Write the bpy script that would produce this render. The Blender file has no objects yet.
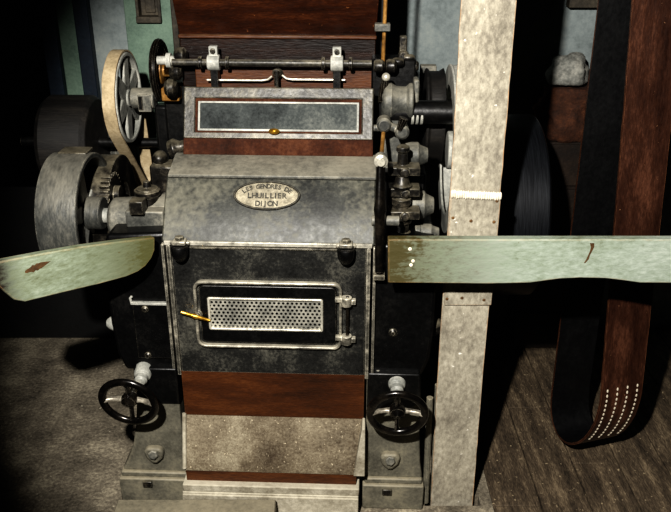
import bpy, bmesh, math, random
from mathutils import Vector, Matrix, Euler, noise
random.seed(7)
PI = math.pi
scene = bpy.context.scene
C = scene.collection
scene.view_settings.view_transform = 'Standard'
scene.view_settings.look = 'High Contrast'
scene.view_settings.exposure = 0.0

# ------------------------------------------------------------------ camera and survey helpers
F = 800.0; TH = math.radians(24.1); CAM = Vector((0, -2.14, 1.87))
ct, st = math.cos(TH), math.sin(TH)
cd = bpy.data.cameras.new('camera'); cam = bpy.data.objects.new('camera', cd); C.objects.link(cam)
cam.location = CAM; cam.rotation_euler = (PI/2 - TH, 0, 0)
cd.sensor_width = 36; cd.lens = 36*F/671; cd.clip_start = 0.05
scene.camera = cam

def ray(px, py):
    u = (px-335.5)/F; v = (py-256)/F
    return Vector((u, ct - v*st, -st - v*ct))
def at(px, py, Y):
    d = ray(px, py); return CAM + d*((Y-CAM.y)/d.y)
def atz(px, py, z):
    d = ray(px, py); return CAM + d*((z-CAM.z)/d.z)
M0 = Matrix.Translation((-.2, 0, 0)) @ Matrix.Rotation(math.radians(-2.4), 4, 'Z')
M0i = M0.inverted()
def lm(px, py, y):          # measured point in the mill's own frame, on its depth plane y
    o = M0i @ CAM; d = M0i.to_3x3() @ ray(px, py)
    return o + d*((y-o.y)/d.y)
def lmz(px, py, z):
    o = M0i @ CAM; d = M0i.to_3x3() @ ray(px, py)
    return o + d*((z-o.z)/d.z)

# ------------------------------------------------------------------ materials
def lin(c):
    return tuple(((x/255)/12.92 if x/255 <= .04045 else (((x/255)+.055)/1.055)**2.4) for x in c) + (1,)

def mat(name, cols, scale=9, rough=.6, metal=0, dust=None, dust_amt=.5, wear=None, wear_r=.004, bump=.15, spec=.5,
        stretch=(1, 1, 1), detail=8, lo=.38, hi=.64, fine=60, rough_var=.25, spots=None, spot_lo=.68, grit=.38, grads=()):
    m = bpy.data.materials.new(name); m.use_nodes = True
    n = m.node_tree.nodes; l = m.node_tree.links
    b = n['Principled BSDF']
    tc = n.new('ShaderNodeTexCoord'); mp = n.new('ShaderNodeMapping')
    mp.inputs['Scale'].default_value = stretch
    l.new(tc.outputs['Object'], mp.inputs['Vector'])
    no = n.new('ShaderNodeTexNoise'); no.inputs['Scale'].default_value = scale
    no.inputs['Detail'].default_value = detail; no.inputs['Roughness'].default_value = .62
    l.new(mp.outputs['Vector'], no.inputs['Vector'])
    cr = n.new('ShaderNodeValToRGB')
    nf = n.new('ShaderNodeTexNoise'); nf.inputs['Scale'].default_value = fine*1.7; nf.inputs['Detail'].default_value = 6; nf.inputs['Roughness'].default_value = .75
    l.new(mp.outputs['Vector'], nf.inputs['Vector'])
    mxf = n.new('ShaderNodeMix'); mxf.inputs[0].default_value = grit
    l.new(no.outputs['Fac'], mxf.inputs[2]); l.new(nf.outputs['Fac'], mxf.inputs[3])
    l.new(mxf.outputs[0], cr.inputs['Fac'])
    e = cr.color_ramp.elements
    e[0].position = lo; e[1].position = hi
    e[0].color = lin(cols[0]); e[1].color = lin(cols[-1])
    for i, c in enumerate(cols[1:-1]):
        k = e.new(lo + (hi-lo)*(i+1)/(len(cols)-1)); k.color = lin(c)
    col = cr.outputs['Color']
    def mixc(fac, a, bcol):
        mx = n.new('ShaderNodeMix'); mx.data_type = 'RGBA'
        l.new(fac, mx.inputs[0]); l.new(a, mx.inputs[6])
        mx.inputs[7].default_value = bcol
        return mx.outputs[2]
    def math_(op, a, b_, clamp=False):
        k = n.new('ShaderNodeMath'); k.operation = op; k.use_clamp = clamp
        for i, x in enumerate((a, b_)):
            if x is None: continue
            if isinstance(x, (int, float)): k.inputs[i].default_value = x
            else: l.new(x, k.inputs[i])
        return k.outputs[0]
    n2 = n.new('ShaderNodeTexNoise'); n2.inputs['Scale'].default_value = fine; n2.inputs['Detail'].default_value = 5
    l.new(mp.outputs['Vector'], n2.inputs['Vector'])
    if spots:
        sr = n.new('ShaderNodeMapRange'); sr.inputs[1].default_value = spot_lo; sr.inputs[2].default_value = spot_lo+.06
        sn = n.new('ShaderNodeTexNoise'); sn.inputs['Scale'].default_value = fine*1.3; sn.inputs['Detail'].default_value = 3
        l.new(tc.outputs['Object'], sn.inputs['Vector']); l.new(sn.outputs['Fac'], sr.inputs[0])
        col = mixc(sr.outputs[0], col, lin(spots))
    for g0, g1, gc_, ga in grads:
        sx = n.new('ShaderNodeSeparateXYZ'); l.new(tc.outputs['Object'], sx.inputs[0])
        mr = n.new('ShaderNodeMapRange'); mr.inputs[1].default_value = g0; mr.inputs[2].default_value = g1
        l.new(sx.outputs['X'], mr.inputs[0])
        k = math_('ADD', mr.outputs[0], math_('MULTIPLY', math_('SUBTRACT', mxf.outputs[0], .5), 5))
        k = math_('MULTIPLY', math_('MULTIPLY', k, mr.outputs[0]), ga*1.6, True)
        col = mixc(k, col, lin(gc_))
    if dust:
        ge = n.new('ShaderNodeNewGeometry'); sp = n.new('ShaderNodeSeparateXYZ')
        l.new(ge.outputs['Normal'], sp.inputs[0])
        up = math_('MULTIPLY', math_('MAXIMUM', sp.outputs['Z'], 0), .75)
        up = math_('ADD', up, math_('MULTIPLY', math_('SUBTRACT', n2.outputs['Fac'], .45), .9))
        n3 = n.new('ShaderNodeTexNoise'); n3.inputs['Scale'].default_value = scale*.7; n3.inputs['Detail'].default_value = 6
        l.new(tc.outputs['Object'], n3.inputs['Vector'])
        up = math_('ADD', up, math_('MULTIPLY', math_('SUBTRACT', n3.outputs['Fac'], .5), 1.3))
        fac = math_('MULTIPLY', math_('ADD', up, dust_amt-.5), 1.0, True)
        fac = math_('MULTIPLY', fac, .9, True)
        col = mixc(fac, col, lin(dust))
    if wear:
        be = n.new('ShaderNodeBevel'); be.samples = 4; be.inputs['Radius'].default_value = wear_r
        g2 = n.new('ShaderNodeNewGeometry')
        vm = n.new('ShaderNodeVectorMath'); vm.operation = 'DOT_PRODUCT'
        l.new(be.outputs[0], vm.inputs[0]); l.new(g2.outputs['Normal'], vm.inputs[1])
        w = math_('MULTIPLY', math_('SUBTRACT', .99, vm.outputs['Value']), 9, True)
        w = math_('MULTIPLY', w, math_('MULTIPLY', math_('SUBTRACT', n2.outputs['Fac'], .3), 2.6, True), True)
        col = mixc(w, col, lin(wear))
    l.new(col, b.inputs['Base Color'])
    rr = n.new('ShaderNodeMapRange'); rr.inputs[3].default_value = max(.05, rough-rough_var/2); rr.inputs[4].default_value = min(1, rough+rough_var/2)
    l.new(n2.outputs['Fac'], rr.inputs[0]); l.new(rr.outputs[0], b.inputs['Roughness'])
    b.inputs['Metallic'].default_value = metal
    b.inputs['Specular IOR Level'].default_value = spec
    if bump:
        bp = n.new('ShaderNodeBump'); bp.inputs['Strength'].default_value = bump; bp.inputs['Distance'].default_value = .01
        l.new(n2.outputs['Fac'], bp.inputs['Height']); l.new(bp.outputs[0], b.inputs['Normal'])
    return m

MT = dict(
 iron=mat('dusty_black_iron', [(18, 18, 18), (46, 46, 44), (106, 104, 95)], 6, .40, .15, (146, 141, 126), .22, (222, 214, 192)),
 iron_cover=mat('floury_iron', [(29, 30, 28), (60, 61, 56), (106, 104, 94)], 6, .5, .1, (150, 146, 128), .10, (225, 218, 196), bump=.06, grit=.5, lo=.39, hi=.70),
 iron_black=mat('oily_black_iron', [(8, 8, 8), (15, 15, 15), (34, 33, 31)], 8, .38, .1, None, .1, (150, 142, 124), .003, bump=.08),
 iron_frame=mat('worn_frame_iron', [(26, 25, 23), (56, 54, 48), (108, 103, 90)], 14, .45, .1, (155, 148, 130), .12, (232, 224, 200)),
 iron_edge=mat('rubbed_iron_edge', [(44, 43, 39), (100, 97, 88), (180, 174, 158)], 22, .35, .2, (200, 194, 176), .35, (240, 234, 216), fine=40),
 pulley=mat('grey_pulley_iron', [(38, 39, 38), (70, 71, 68), (112, 110, 102)], 7, .5, .1, (140, 136, 124), .2, (205, 198, 180), stretch=(1.5, .6, .6)),
 iron_grey=mat('grey_cast_iron', [(52, 53, 51), (88, 88, 83), (134, 131, 120)], 9, .55, .1, (160, 155, 140), .3, (205, 198, 180)),
 iron_mid=mat('greasy_iron', [(12, 11, 10), (32, 30, 27), (92, 86, 74)], 16, .38, .2, (150, 142, 122), .16, (190, 182, 160)),
 leg=mat('dusty_leg_iron', [(72, 70, 62), (104, 101, 90), (134, 129, 112)], 8, .6, .05, (156, 148, 128), .4, (190, 182, 160)),
 bright=mat('bright_steel', [(120, 118, 110), (190, 186, 172), (225, 220, 206)], 20, .35, .4, None, .3, (240, 236, 222)),
 white=mat('pale_painted_iron', [(110, 112, 108), (154, 154, 147), (196, 194, 184)], 10, .55, 0, None, .3, (235, 232, 220)),
 wheel=mat('polished_dark_wheel', [(14, 13, 12), (30, 27, 24), (58, 52, 44)], 18, .24, .5, None, .2, (200, 190, 170), .003, bump=.05, spec=.8),
 wheel_worn=mat('worn_spoke', [(60, 57, 52), (130, 124, 112), (190, 184, 168)], 18, .35, .4, None, .2, (220, 212, 195), bump=.05),
 brass=mat('brass', [(120, 88, 28), (188, 146, 54), (232, 200, 110)], 30, .3, .7, bump=.05),
 screen=mat('perforated_zinc', [(110, 110, 104), (160, 158, 148), (200, 196, 182)], 14, .45, .3, bump=.08),
 plate=mat('nameplate_metal', [(98, 93, 78), (138, 131, 113), (178, 171, 150)], 30, .5, .2, None, .3, (236, 230, 208), .002),
 letter=mat('nameplate_letters', [(30, 28, 24), (58, 55, 46), (90, 85, 72)], 60, .5, .2, bump=.1),
 wood_red=mat('varnished_red_wood', [(28, 14, 8), (50, 25, 13), (86, 48, 24)], 6, .3, 0, None, .2, (120, 66, 34), .003, stretch=(.5, 1, 3), bump=.1, spots=(150, 100, 60), spot_lo=.70),
 wood_dark=mat('dark_varnished_wood', [(14, 8, 6), (26, 14, 9), (50, 28, 16)], 6, .35, 0, None, .2, (110, 70, 40), .003, stretch=(.5, 1, 3), bump=.1),
 wood_dull=mat('dull_red_wood', [(38, 20, 12), (64, 35, 21), (92, 58, 38)], 8, .8, 0, None, .2, None, .003, stretch=(1, 1, 1), bump=.1, spec=.2),
 wood_brown=mat('brown_board', [(42, 22, 9), (72, 39, 16), (104, 63, 30)], 5, .5, 0, (134, 110, 80), .02, (150, 110, 70), .003, stretch=(.5, 1, 3), bump=.12),
 chute=mat('floured_chute_metal', [(64, 52, 38), (112, 101, 83), (164, 156, 136)], 6, .7, 0, (178, 168, 146), .34, (200, 190, 170), fine=110, bump=.25, spots=(206, 194, 168), spot_lo=.66),
 step=mat('floury_step', [(120, 112, 96), (160, 154, 138), (196, 190, 174)], 12, .75, 0, (196, 190, 172), .4, None, bump=.2),
 glass=mat('dusty_pane', [(40, 43, 43), (72, 76, 75), (112, 114, 109)], 6, .75, 0, bump=.04, spec=.15),
 green=mat('flaking_pale_green_paint', [(100, 104, 80), (140, 150, 134), (162, 171, 159), (186, 192, 182)], 5, .65, 0, None, .05, (186, 146, 100), .006, fine=38, bump=.25, lo=.34, hi=.66, spots=(98, 84, 48), spot_lo=.70, stretch=(.6, 1, 1.4), grit=.5, grads=((.42, .0, (74, 68, 38), .95),)),
 green_left=mat('flaking_green_paint', [(78, 78, 50), (112, 119, 97), (134, 143, 125), (164, 171, 156)], 5, .65, 0, None, .05, (186, 146, 100), .006, fine=38, bump=.25, lo=.34, hi=.66, spots=(98, 84, 48), spot_lo=.70, stretch=(.6, 1, 1.4), grit=.5, grads=((.26, .0, (86, 86, 52), .8), (.36, .46, (34, 26, 16), .8))),  # last gradient: brown stain plus painted fade of the flash at the far end
 belt_grey=mat('floury_canvas_belt', [(92, 87, 76), (132, 126, 113), (172, 166, 150), (206, 202, 190)], 7, .8, 0, None, .3, (178, 132, 84), .006, fine=48, bump=.3, lo=.30, hi=.70, spots=(236, 232, 220), spot_lo=.7, stretch=(1, 1, .6), grit=.5),
 belt_brown=mat('brown_leather_belt', [(40, 22, 15), (64, 40, 29), (104, 70, 53)], 9, .42, 0, None, .1, (150, 104, 72), .003, fine=70, bump=.15, spots=(170, 130, 98), spot_lo=.72, stretch=(1.6, 1.6, .35)),
 belt_dark=mat('black_belt_inside', [(6, 6, 7), (10, 10, 11), (20, 20, 20)], 10, .5, bump=.1),
 belt_cream=mat('cream_belt', [(140, 126, 100), (172, 156, 126), (194, 180, 152)], 12, .8, 0, None, .3, (120, 80, 50), .003, bump=.12),
 wall=mat('grey_plaster', [(110, 118, 118), (136, 144, 144), (156, 162, 158)], 5, .9, 0, fine=25, bump=.25, spots=(84, 86, 84), spot_lo=.74),
 green_wall=mat('green_painted_timber', [(84, 104, 92), (106, 126, 112), (122, 142, 126)], 6, .7, 0, bump=.1, spots=(100, 84, 62), spot_lo=.74),
 blue=mat('dark_blue_paint', [(12, 22, 34), (18, 32, 46), (28, 44, 56)], 6, .55, bump=.06),
 niche=mat('dark_niche', [(40, 36, 30), (66, 60, 50), (92, 84, 70)], 12, .7),
 concrete=mat('dusty_concrete', [(66, 61, 52), (122, 114, 100), (180, 171, 150)], 6, .9, 0, fine=50, bump=.5, spots=(190, 182, 162), spot_lo=.68, grit=.5),
 planks=mat('old_floor_boards', [(40, 33, 25), (88, 76, 61), (150, 134, 110)], 8, .8, 0, fine=45, bump=.35, stretch=(3, .5, 1), spots=(172, 156, 128), spot_lo=.66, grit=.5),
 black=mat('flat_black', [(4, 4, 4), (8, 8, 8), (14, 14, 14)], 6, .7, bump=.05),
 drum=mat('black_drum', [(24, 25, 28), (36, 38, 42), (54, 57, 62)], 60, .36, .45, stretch=(12, .2, .2), bump=.03, spec=1),
 drum_wood=mat('sooty_drum', [(18, 17, 16), (30, 28, 26), (52, 48, 43)], 8, .6, bump=.1, stretch=(.3, 3, 3)),
 sack=mat('rusty_brown_sacking', [(42, 24, 15), (70, 42, 26), (104, 66, 42)], 14, .9, bump=.5, fine=60),
 rag=mat('grey_rag', [(92, 94, 90), (136, 136, 130), (176, 174, 164)], 12, .9, bump=.4),
 crate=mat('dark_crate_wood', [(20, 14, 9), (34, 24, 16), (52, 40, 28)], 8, .8, bump=.2),
 rod=mat('tarnished_brass_rod', [(96, 68, 32), (150, 112, 58), (190, 154, 96)], 20, .45, .3, bump=.1),
 stitch=mat('pale_lacing', [(180, 168, 146), (214, 206, 188), (236, 230, 216)], 30, .6, bump=.1),
 rust=mat('rust_stain', [(60, 42, 22), (92, 66, 36), (122, 92, 54)], 20, .8, bump=.2),
)

# ------------------------------------------------------------------ mesh builder
class MB:
    def __init__(self): self.bm = bmesh.new()
    def _add(self, vs, fs, M=None):
        v = [self.bm.verts.new((M @ Vector(p)) if M else p) for p in vs]
        for f in fs:
            try: self.bm.faces.new([v[i] for i in f])
            except ValueError: pass
        return self
    def box(self, x0, x1, y0, y1, z0, z1, M=None):
        vs = [(x, y, z) for x in (x0, x1) for y in (y0, y1) for z in (z0, z1)]
        return self._add(vs, [(0, 1, 3, 2), (4, 6, 7, 5), (0, 4, 5, 1), (2, 3, 7, 6), (0, 2, 6, 4), (1, 5, 7, 3)], M)
    def prism(self, poly, a0, a1, plane='YZ', M=None):
        n = len(poly)
        def P(p, a):
            return {'YZ': (a, p[0], p[1]), 'XZ': (p[0], a, p[1]), 'XY': (p[0], p[1], a)}[plane]
        vs = [P(p, a0) for p in poly] + [P(p, a1) for p in poly]
        fs = [tuple(range(n)), tuple(range(2*n-1, n-1, -1))] + [(i, (i+1) % n, n+(i+1) % n, n+i) for i in range(n)]
        return self._add(vs, fs, M)
    def lathe(self, origin, axis, prof, seg=28, closed=False, M=None):
        a = Vector(axis).normalized(); o = Vector(origin)
        u = a.orthogonal().normalized(); w = a.cross(u)
        vs = []
        for t, r in prof:
            for k in range(seg):
                g = 2*PI*k/seg
                vs.append(o + a*t + (u*math.cos(g) + w*math.sin(g))*max(r, 1e-5))
        m = len(prof); fs = []
        for i in range(m if closed else m-1):
            j = (i+1) % m
            for k in range(seg):
                fs.append((i*seg+k, i*seg+(k+1) % seg, j*seg+(k+1) % seg, j*seg+k))
        if not closed:
            fs.append(tuple(range(seg-1, -1, -1))); fs.append(tuple((m-1)*seg+k for k in range(seg)))
        return self._add(vs, fs, M)
    def cyl(self, p0, p1, r0, r1=None, seg=24, M=None):
        p0 = Vector(p0); p1 = Vector(p1)
        return self.lathe(p0, p1-p0, [(0, r0), ((p1-p0).length, r0 if r1 is None else r1)], seg, M=M)
    def ring(self, o, axis, w, ro, ri, seg=56, M=None):
        return self.lathe(o, axis, [(0, ro), (w, ro), (w, ri), (0, ri)], seg, True, M)
    def torus(self, o, axis, R, r, seg=48, ms=12, sq=1, M=None):
        return self.lathe(o, axis, [(r*sq*math.sin(2*PI*k/ms), R + r*math.cos(2*PI*k/ms)) for k in range(ms)], seg, True, M)
    def tube(self, pts, r, seg=10, M=None, flat=1.0):
        pts = [Vector(p) for p in pts]; n = len(pts); vs = []
        rs = r if isinstance(r, (list, tuple)) else [r]*n
        t0 = (pts[1]-pts[0]).normalized(); u = t0.orthogonal().normalized()
        for i, p in enumerate(pts):
            t = (pts[min(i+1, n-1)] - pts[max(i-1, 0)]).normalized()
            u = (u - t*u.dot(t)).normalized(); w = t.cross(u)
            for k in range(seg):
                g = 2*PI*k/seg
                vs.append(p + (u*math.cos(g) + w*math.sin(g)*flat)*rs[i])
        fs = [(i*seg+k, i*seg+(k+1) % seg, (i+1)*seg+(k+1) % seg, (i+1)*seg+k) for i in range(n-1) for k in range(seg)]
        fs += [tuple(range(seg-1, -1, -1)), tuple((n-1)*seg+k for k in range(seg))]
        return self._add(vs, fs, M)
    def ball(self, o, rx, ry=None, rz=None, seg=20, rings=12, M=None):
        ry = ry or rx; rz = rz or rx; o = Vector(o); vs = []; fs = []
        for i in range(rings+1):
            a = PI*i/rings
            for k in range(seg):
                g = 2*PI*k/seg
                vs.append(o + Vector((rx*max(math.sin(a), 1e-4)*math.cos(g), ry*max(math.sin(a), 1e-4)*math.sin(g), rz*math.cos(a))))
        for i in range(rings):
            for k in range(seg):
                fs.append((i*seg+k, (i+1)*seg+k, (i+1)*seg+(k+1) % seg, i*seg+(k+1) % seg))
        return self._add(vs, fs, M)
    def nut(self, o, axis, r, h, M=None):
        return self.lathe(o, axis, [(0, r), (h*.8, r), (h, r*.85)], 6, M=M)
    def build(self, name, m, parent=None, bevel=.002, seg=2, smooth=35, loc=None):
        bm = self.bm
        bmesh.ops.remove_doubles(bm, verts=bm.verts, dist=1e-6)
        bmesh.ops.recalc_face_normals(bm, faces=bm.faces)
        me = bpy.data.meshes.new(name)
        if loc is not None:
            bmesh.ops.translate(bm, verts=bm.verts, vec=-Vector(loc))
        bm.to_mesh(me); bm.free()
        me.materials.append(MT[m] if isinstance(m, str) else m)
        o = bpy.data.objects.new(name, me); C.objects.link(o)
        if loc is not None: o.location = loc
        if parent: o.parent = parent
        for p in me.polygons: p.use_smooth = True
        me.set_sharp_from_angle(angle=math.radians(smooth))
        if bevel:
            b = o.modifiers.new('bevel', 'BEVEL'); b.width = bevel; b.segments = seg; b.limit_method = 'ANGLE'
            b.angle_limit = math.radians(40); b.use_clamp_overlap = True
        return o

def tag(o, label=None, cat=None, group=None, kind=None):
    if label: o['label'] = label
    if cat: o['category'] = cat
    if group: o['group'] = group
    if kind: o['kind'] = kind
    return o
def empty(name, M):
    o = bpy.data.objects.new(name, None); C.objects.link(o); o.matrix_world = M; o.empty_display_size = .1
    return o
def frame_M(o, u, v):       # local x=u, y=v, z=normal
    u = Vector(u).normalized(); v = Vector(v).normalized(); w = u.cross(v)
    M = Matrix((u, v, w)).transposed().to_4x4(); M.translation = Vector(o)
    return M
def rrect(x0, x1, y0, y1, r, k=6):
    out = []
    for cx, cy, a in ((x1-r, y1-r, 0), (x0+r, y1-r, 90), (x0+r, y0+r, 180), (x1-r, y0+r, 270)):
        for i in range(k+1):
            g = math.radians(a + 90*i/k); out.append((cx + r*math.cos(g), cy + r*math.sin(g)))
    return out
def frame_ring(mb, outer, inner, z0, z1, M=None):   # flat ring between two loops of equal count
    n = len(outer)
    vs = [(*p, z) for z in (z0, z1) for p in outer] + [(*p, z) for z in (z0, z1) for p in inner]
    fs = []
    for i in range(n):
        j = (i+1) % n
        fs += [(i, j, n+j, n+i), (2*n+i, 3*n+i, 3*n+j, 2*n+j), (n+i, n+j, 3*n+j, 3*n+i), (i, 2*n+i, 2*n+j, j)]
    return mb._add(vs, fs, M)

# ================================================================== SETTING
WY = 1.2
fl = MB()
# concrete, with a slot where the grey driving belt drops through
X0, X1, XM, Y0, Y1 = -3.2, 3.2, .53, -3.2, 1.25
SX0, SX1, SY0, SY1 = .30, .49, -.022, .03
fl.box(X0, SX0, Y0, Y1, -.06, 0); fl.box(SX1, XM, Y0, Y1, -.06, 0)
fl.box(SX0, SX1, Y0, SY0, -.06, 0); fl.box(SX0, SX1, SY1, Y1, -.06, 0)
tag(fl.build('floor', 'concrete', bevel=0), kind='structure')
pl = MB()
x = XM; k = 0
while x < X1:
    w = .165
    ys = [Y0, [-.02, .55, .2, -.4][k % 4], Y1]
    for a, b in zip(ys[:-1], ys[1:]):
        pl.box(x+.002, x+w-.002, a+.0015, b-.0015, -.06, random.uniform(-.001, .0015))
    x += w; k += 1
plk = pl.build('floor_boards', 'planks', bevel=.002); tag(plk, kind='structure')
plk.rotation_euler = (0, 0, 0)
sub = MB(); sub.box(X0, X1, Y0, Y1, -.5, -.45); tag(sub.build('floor_under', 'black', bevel=0), kind='structure')

def wx(px, Y=WY, row=60): return at(px, row, Y).x
w = MB()
w.box(wx(90), X1, WY, WY+.1, -.06, 2.9)
w.box(X0, wx(20, row=60)-.9, WY, WY+.1, -.06, 2.9)
tag(w.build('wall_back', 'wall', bevel=0), kind='structure')
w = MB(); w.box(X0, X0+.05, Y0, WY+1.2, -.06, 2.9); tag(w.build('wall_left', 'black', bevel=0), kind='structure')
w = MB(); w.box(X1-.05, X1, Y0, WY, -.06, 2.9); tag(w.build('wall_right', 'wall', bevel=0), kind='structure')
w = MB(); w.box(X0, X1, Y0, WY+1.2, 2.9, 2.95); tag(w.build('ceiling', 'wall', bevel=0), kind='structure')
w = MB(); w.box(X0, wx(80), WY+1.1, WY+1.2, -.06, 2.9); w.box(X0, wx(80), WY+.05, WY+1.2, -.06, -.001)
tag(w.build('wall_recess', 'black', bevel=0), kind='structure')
# blue jambs, green door leaf, green timber panel with a little niche
def vbar(name, m, pa, pb, y0, y1, z0=0, z1=2.88):
    q = MB(); q.box(wx(pa), wx(pb), y0, y1, z0, z1); return tag(q.build(name, m, bevel=.004), kind='structure')
vbar('trim_1', 'blue', 50, 65, WY-.06, WY+.1)
vbar('trim_2', 'blue', 83, 97, WY-.05, WY-.001)
vbar('door_1', 'green_wall', 65, 84, WY-.03, WY+.01)
q = MB()
a, b = wx(132), wx(178); na, nb = wx(144), wx(168); zn = at(150, 21, WY-.04).z
q.box(a, na, WY-.045, WY-.001, .4, 2.88); q.box(nb, b, WY-.045, WY-.001, .4, 2.88); q.box(na, nb, WY-.045, WY-.001, .4, zn); q.box(na, nb, WY-.045, WY-.001, zn+.35, 2.88)
tag(q.build('trim_3', 'green_wall', bevel=.003), kind='structure')
q = MB(); q.box(na, nb, WY-.012, WY-.002, zn, zn+.35)
f0 = .012
q.box(na, na+f0, WY-.06, WY-.012, zn, zn+.35); q.box(nb-f0, nb, WY-.06, WY-.012, zn, zn+.35); q.box(na, nb, WY-.07, WY-.012, zn-.004, zn+.02)
q.box(na+.03, nb-.03, WY-.02, WY-.01, zn+.03, zn+.35)
tag(q.build('window_1', 'niche', bevel=.002), kind='structure')
vbar('trim_4', 'niche', 178, 184, WY-.07, WY-.001)
q = MB(); q.box(X0+.05, .40, WY-.095, WY-.072, 0, .74); tag(q.build('wall_shade_panel', 'black', bevel=.003), kind='structure')  # added black panel, stands in for shade on the lower wall
q = MB(); p = at(569, 8, WY-.05); q.box(p.x, p.x+.32, WY-.05, WY-.001, p.z, p.z+.035)
tag(q.build('trim_5', 'niche', bevel=.003), kind='structure')
# ================================================================== ROLLER MILL
mill = empty('roller_mill', M0)
tag(mill, 'black cast iron roller mill with oval nameplate, perforated door and two handwheels', 'mill')
XL, XR = -.297, .303

# --- core and side cheeks
q = MB(); q.box(XL+.01, XR-.01, .03, .62, .3, .935); q.box(XL+.01, XR-.01, .22, .62, .9, 1.12); q.box(XL+.01, XR-.01, .06, .62, .02, .3)
q.build('body', 'iron_black', mill)
for s in (-1, 1):
    q = MB()
    xa = -.497 if s < 0 else XR+.004; xb = XL-.004 if s < 0 else .50
    r = .05
    pts = []
    if s < 0:
        pts = [(xb, .50), (xa+.03, .50), (xa+.008, .56), (xa, .66), (xa, .9), (xa+.02, .965), (xb, .975)]
    else:
        pts = [(xa, .50), (xb-.03, .50), (xb-.008, .56), (xb, .66), (xb, .93), (xa, .955)]
    q.prism(pts, .015, .6, 'XZ')
    ck = q.build('cheek', 'iron_black', mill, bevel=.012, seg=3)
    # flat cover plate with bright top edge on the left cheek
    if s < 0:
        a = lm(132, 303, .01); b = lm(164, 358, .01)
        p = MB(); p.box(a.x, xb-.004, .006, .016, b.z, a.z); p.build('access_plate', 'iron_black', ck, bevel=.003)
        p = MB(); p.box(a.x-.002, xb-.004, .001, .014, a.z-.002, a.z+.006)
        p.tube([(a.x, .006, a.z), (a.x-.002, .004, a.z+.02), (a.x+.004, .004, a.z+.026)], .004)
        p.build('plate_edge', 'white', ck, bevel=.001)
        for px, py in ((145, 309), (148, 355)):
            c = lm(px, py, .006); p = MB(); p.lathe((c.x, .008, c.z), (0, -1, 0), [(0, .012), (.006, .011), (.01, .006)], 16); p.build('bolt', 'iron_mid', ck, bevel=0)
        c = lm(112, 323, .045); p = MB(); p.lathe((c.x+.03, .045, c.z), (-1, 0, 0), [(0, .026), (.02, .026), (.035, .02), (.045, .012)], 18)
        p.build('shaft_end', 'white', ck, bevel=.001)
    else:
        for px, py in ((428, 326),):
            c = lm(px, py, .1); p = MB(); p.lathe((xb-.005, .1, c.z), (1, 0, 0), [(0, .03), (.02, .03), (.035, .022), (.045, .012)], 18); p.build('shaft_end', 'iron_mid', ck, bevel=.001)
        c = lm(393, 333, .01); p = MB(); p.lathe((c.x, .016, c.z), (0, -1, 0), [(0, .014), (.006, .013), (.011, .006)], 16); p.build('bolt', 'iron_mid', ck, bevel=0)
        c = lm(378, 374, .01); p = MB(); p.lathe((c.x, .016, c.z), (0, -1, 0), [(0, .012), (.006, .011), (.011, .006)], 16); p.build('bolt', 'bright', ck, bevel=0)

# --- front panel with its edging
ZT, ZB = .948, .508
q = MB(); q.box(XL+.012, XR-.012, .0, .03, ZB, ZT)
fp = q.build('front_panel', 'iron', mill, bevel=.003)
q = MB()
for x0, x1, y in ((XL, XL+.012, -.004), (XR-.012, XR, -.004), (XL-.016, XL-.007, -.001), (XR+.007, XR+.016, -.001)):
    q = MB(); q.box(x0, x1, y, .03, ZB-.01, ZT-.004)
    q.build('edge_strip', 'iron_edge', fp, bevel=.002)
# --- inspection door, raised rim, perforated screen
a = lm(193, 279, 0); b = lm(342, 348, 0)
dx0, dx1, dz0, dz1 = a.x, b.x, b.z, a.z
Mdoor = frame_M((0, 0, 0), (1, 0, 0), (0, 0, 1))   # local z = -y  (outwards)
s0 = lm(208, 296, 0); s1 = lm(323, 330, 0)
q = MB()
outer = rrect(dx0, dx1, dz0, dz1, .028); inner = rrect(dx0+.0095, dx1-.0095, dz0+.0095, dz1-.0095, .0195)
frame_ring(q, outer, inner, -.002, .016, Mdoor)
door = q.build('door_surround', 'iron_edge', mill, bevel=.004, seg=3)
q = MB()
o2 = rrect(dx0+.016, dx1-.016, dz0+.016, dz1-.016, .016); i2 = rrect(s0.x, s1.x, s1.z, s0.z, .005)
frame_ring(q, o2, i2, -.001, .009, Mdoor)
idoor = q.build('inspection_door', 'iron_black', mill, bevel=.003)
q = MB(); o3 = rrect(s0.x-.001, s1.x+.001, s1.z-.001, s0.z+.001, .006); i3 = rrect(s0.x+.006, s1.x-.006, s1.z+.006, s0.z-.006, .004)
frame_ring(q, o3, i3, .0, .0125, Mdoor)
q.build('screen_frame', 'bright', idoor, bevel=.002)
# perforated sheet: hexagonal cells each with a round hole
q = MB()
W = s1.x-s0.x-.008; Hh = s0.z-s1.z-.008
pit = W/25.0; hr = pit*.30; R = pit/math.sqrt(3); vstep = pit*.866
rows = int(Hh/vstep)+1
for j in range(rows):
    for i in range(26):
        cx = s0.x+.004 + (i + .5*(j % 2))*pit; cz = s1.z+.004 + (j+.4)*vstep
        if cx > s1.x-.003 or cz > s0.z-.003: continue
        vs = []
        for kk in range(12):
            g = PI/6*kk + PI/6
            rr = R if kk % 2 == 0 else R*.866
            vs.append((cx+rr*math.cos(g), cz+rr*math.sin(g), .004))
        for kk in range(12):
            g = PI/6*kk + PI/6; vs.append((cx+hr*math.cos(g), cz+hr*math.sin(g), .004))
        q._add(vs, [(kk, (kk+1) % 12, 12+(kk+1) % 12, 12+kk) for kk in range(12)], Mdoor)
q.build('perforated_screen', 'screen', idoor, bevel=0)
q = MB(); q.box(s0.x, s1.x, -.001, .0, s1.z, s0.z); q.build('screen_backing', 'iron_black', idoor, bevel=0)
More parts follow.
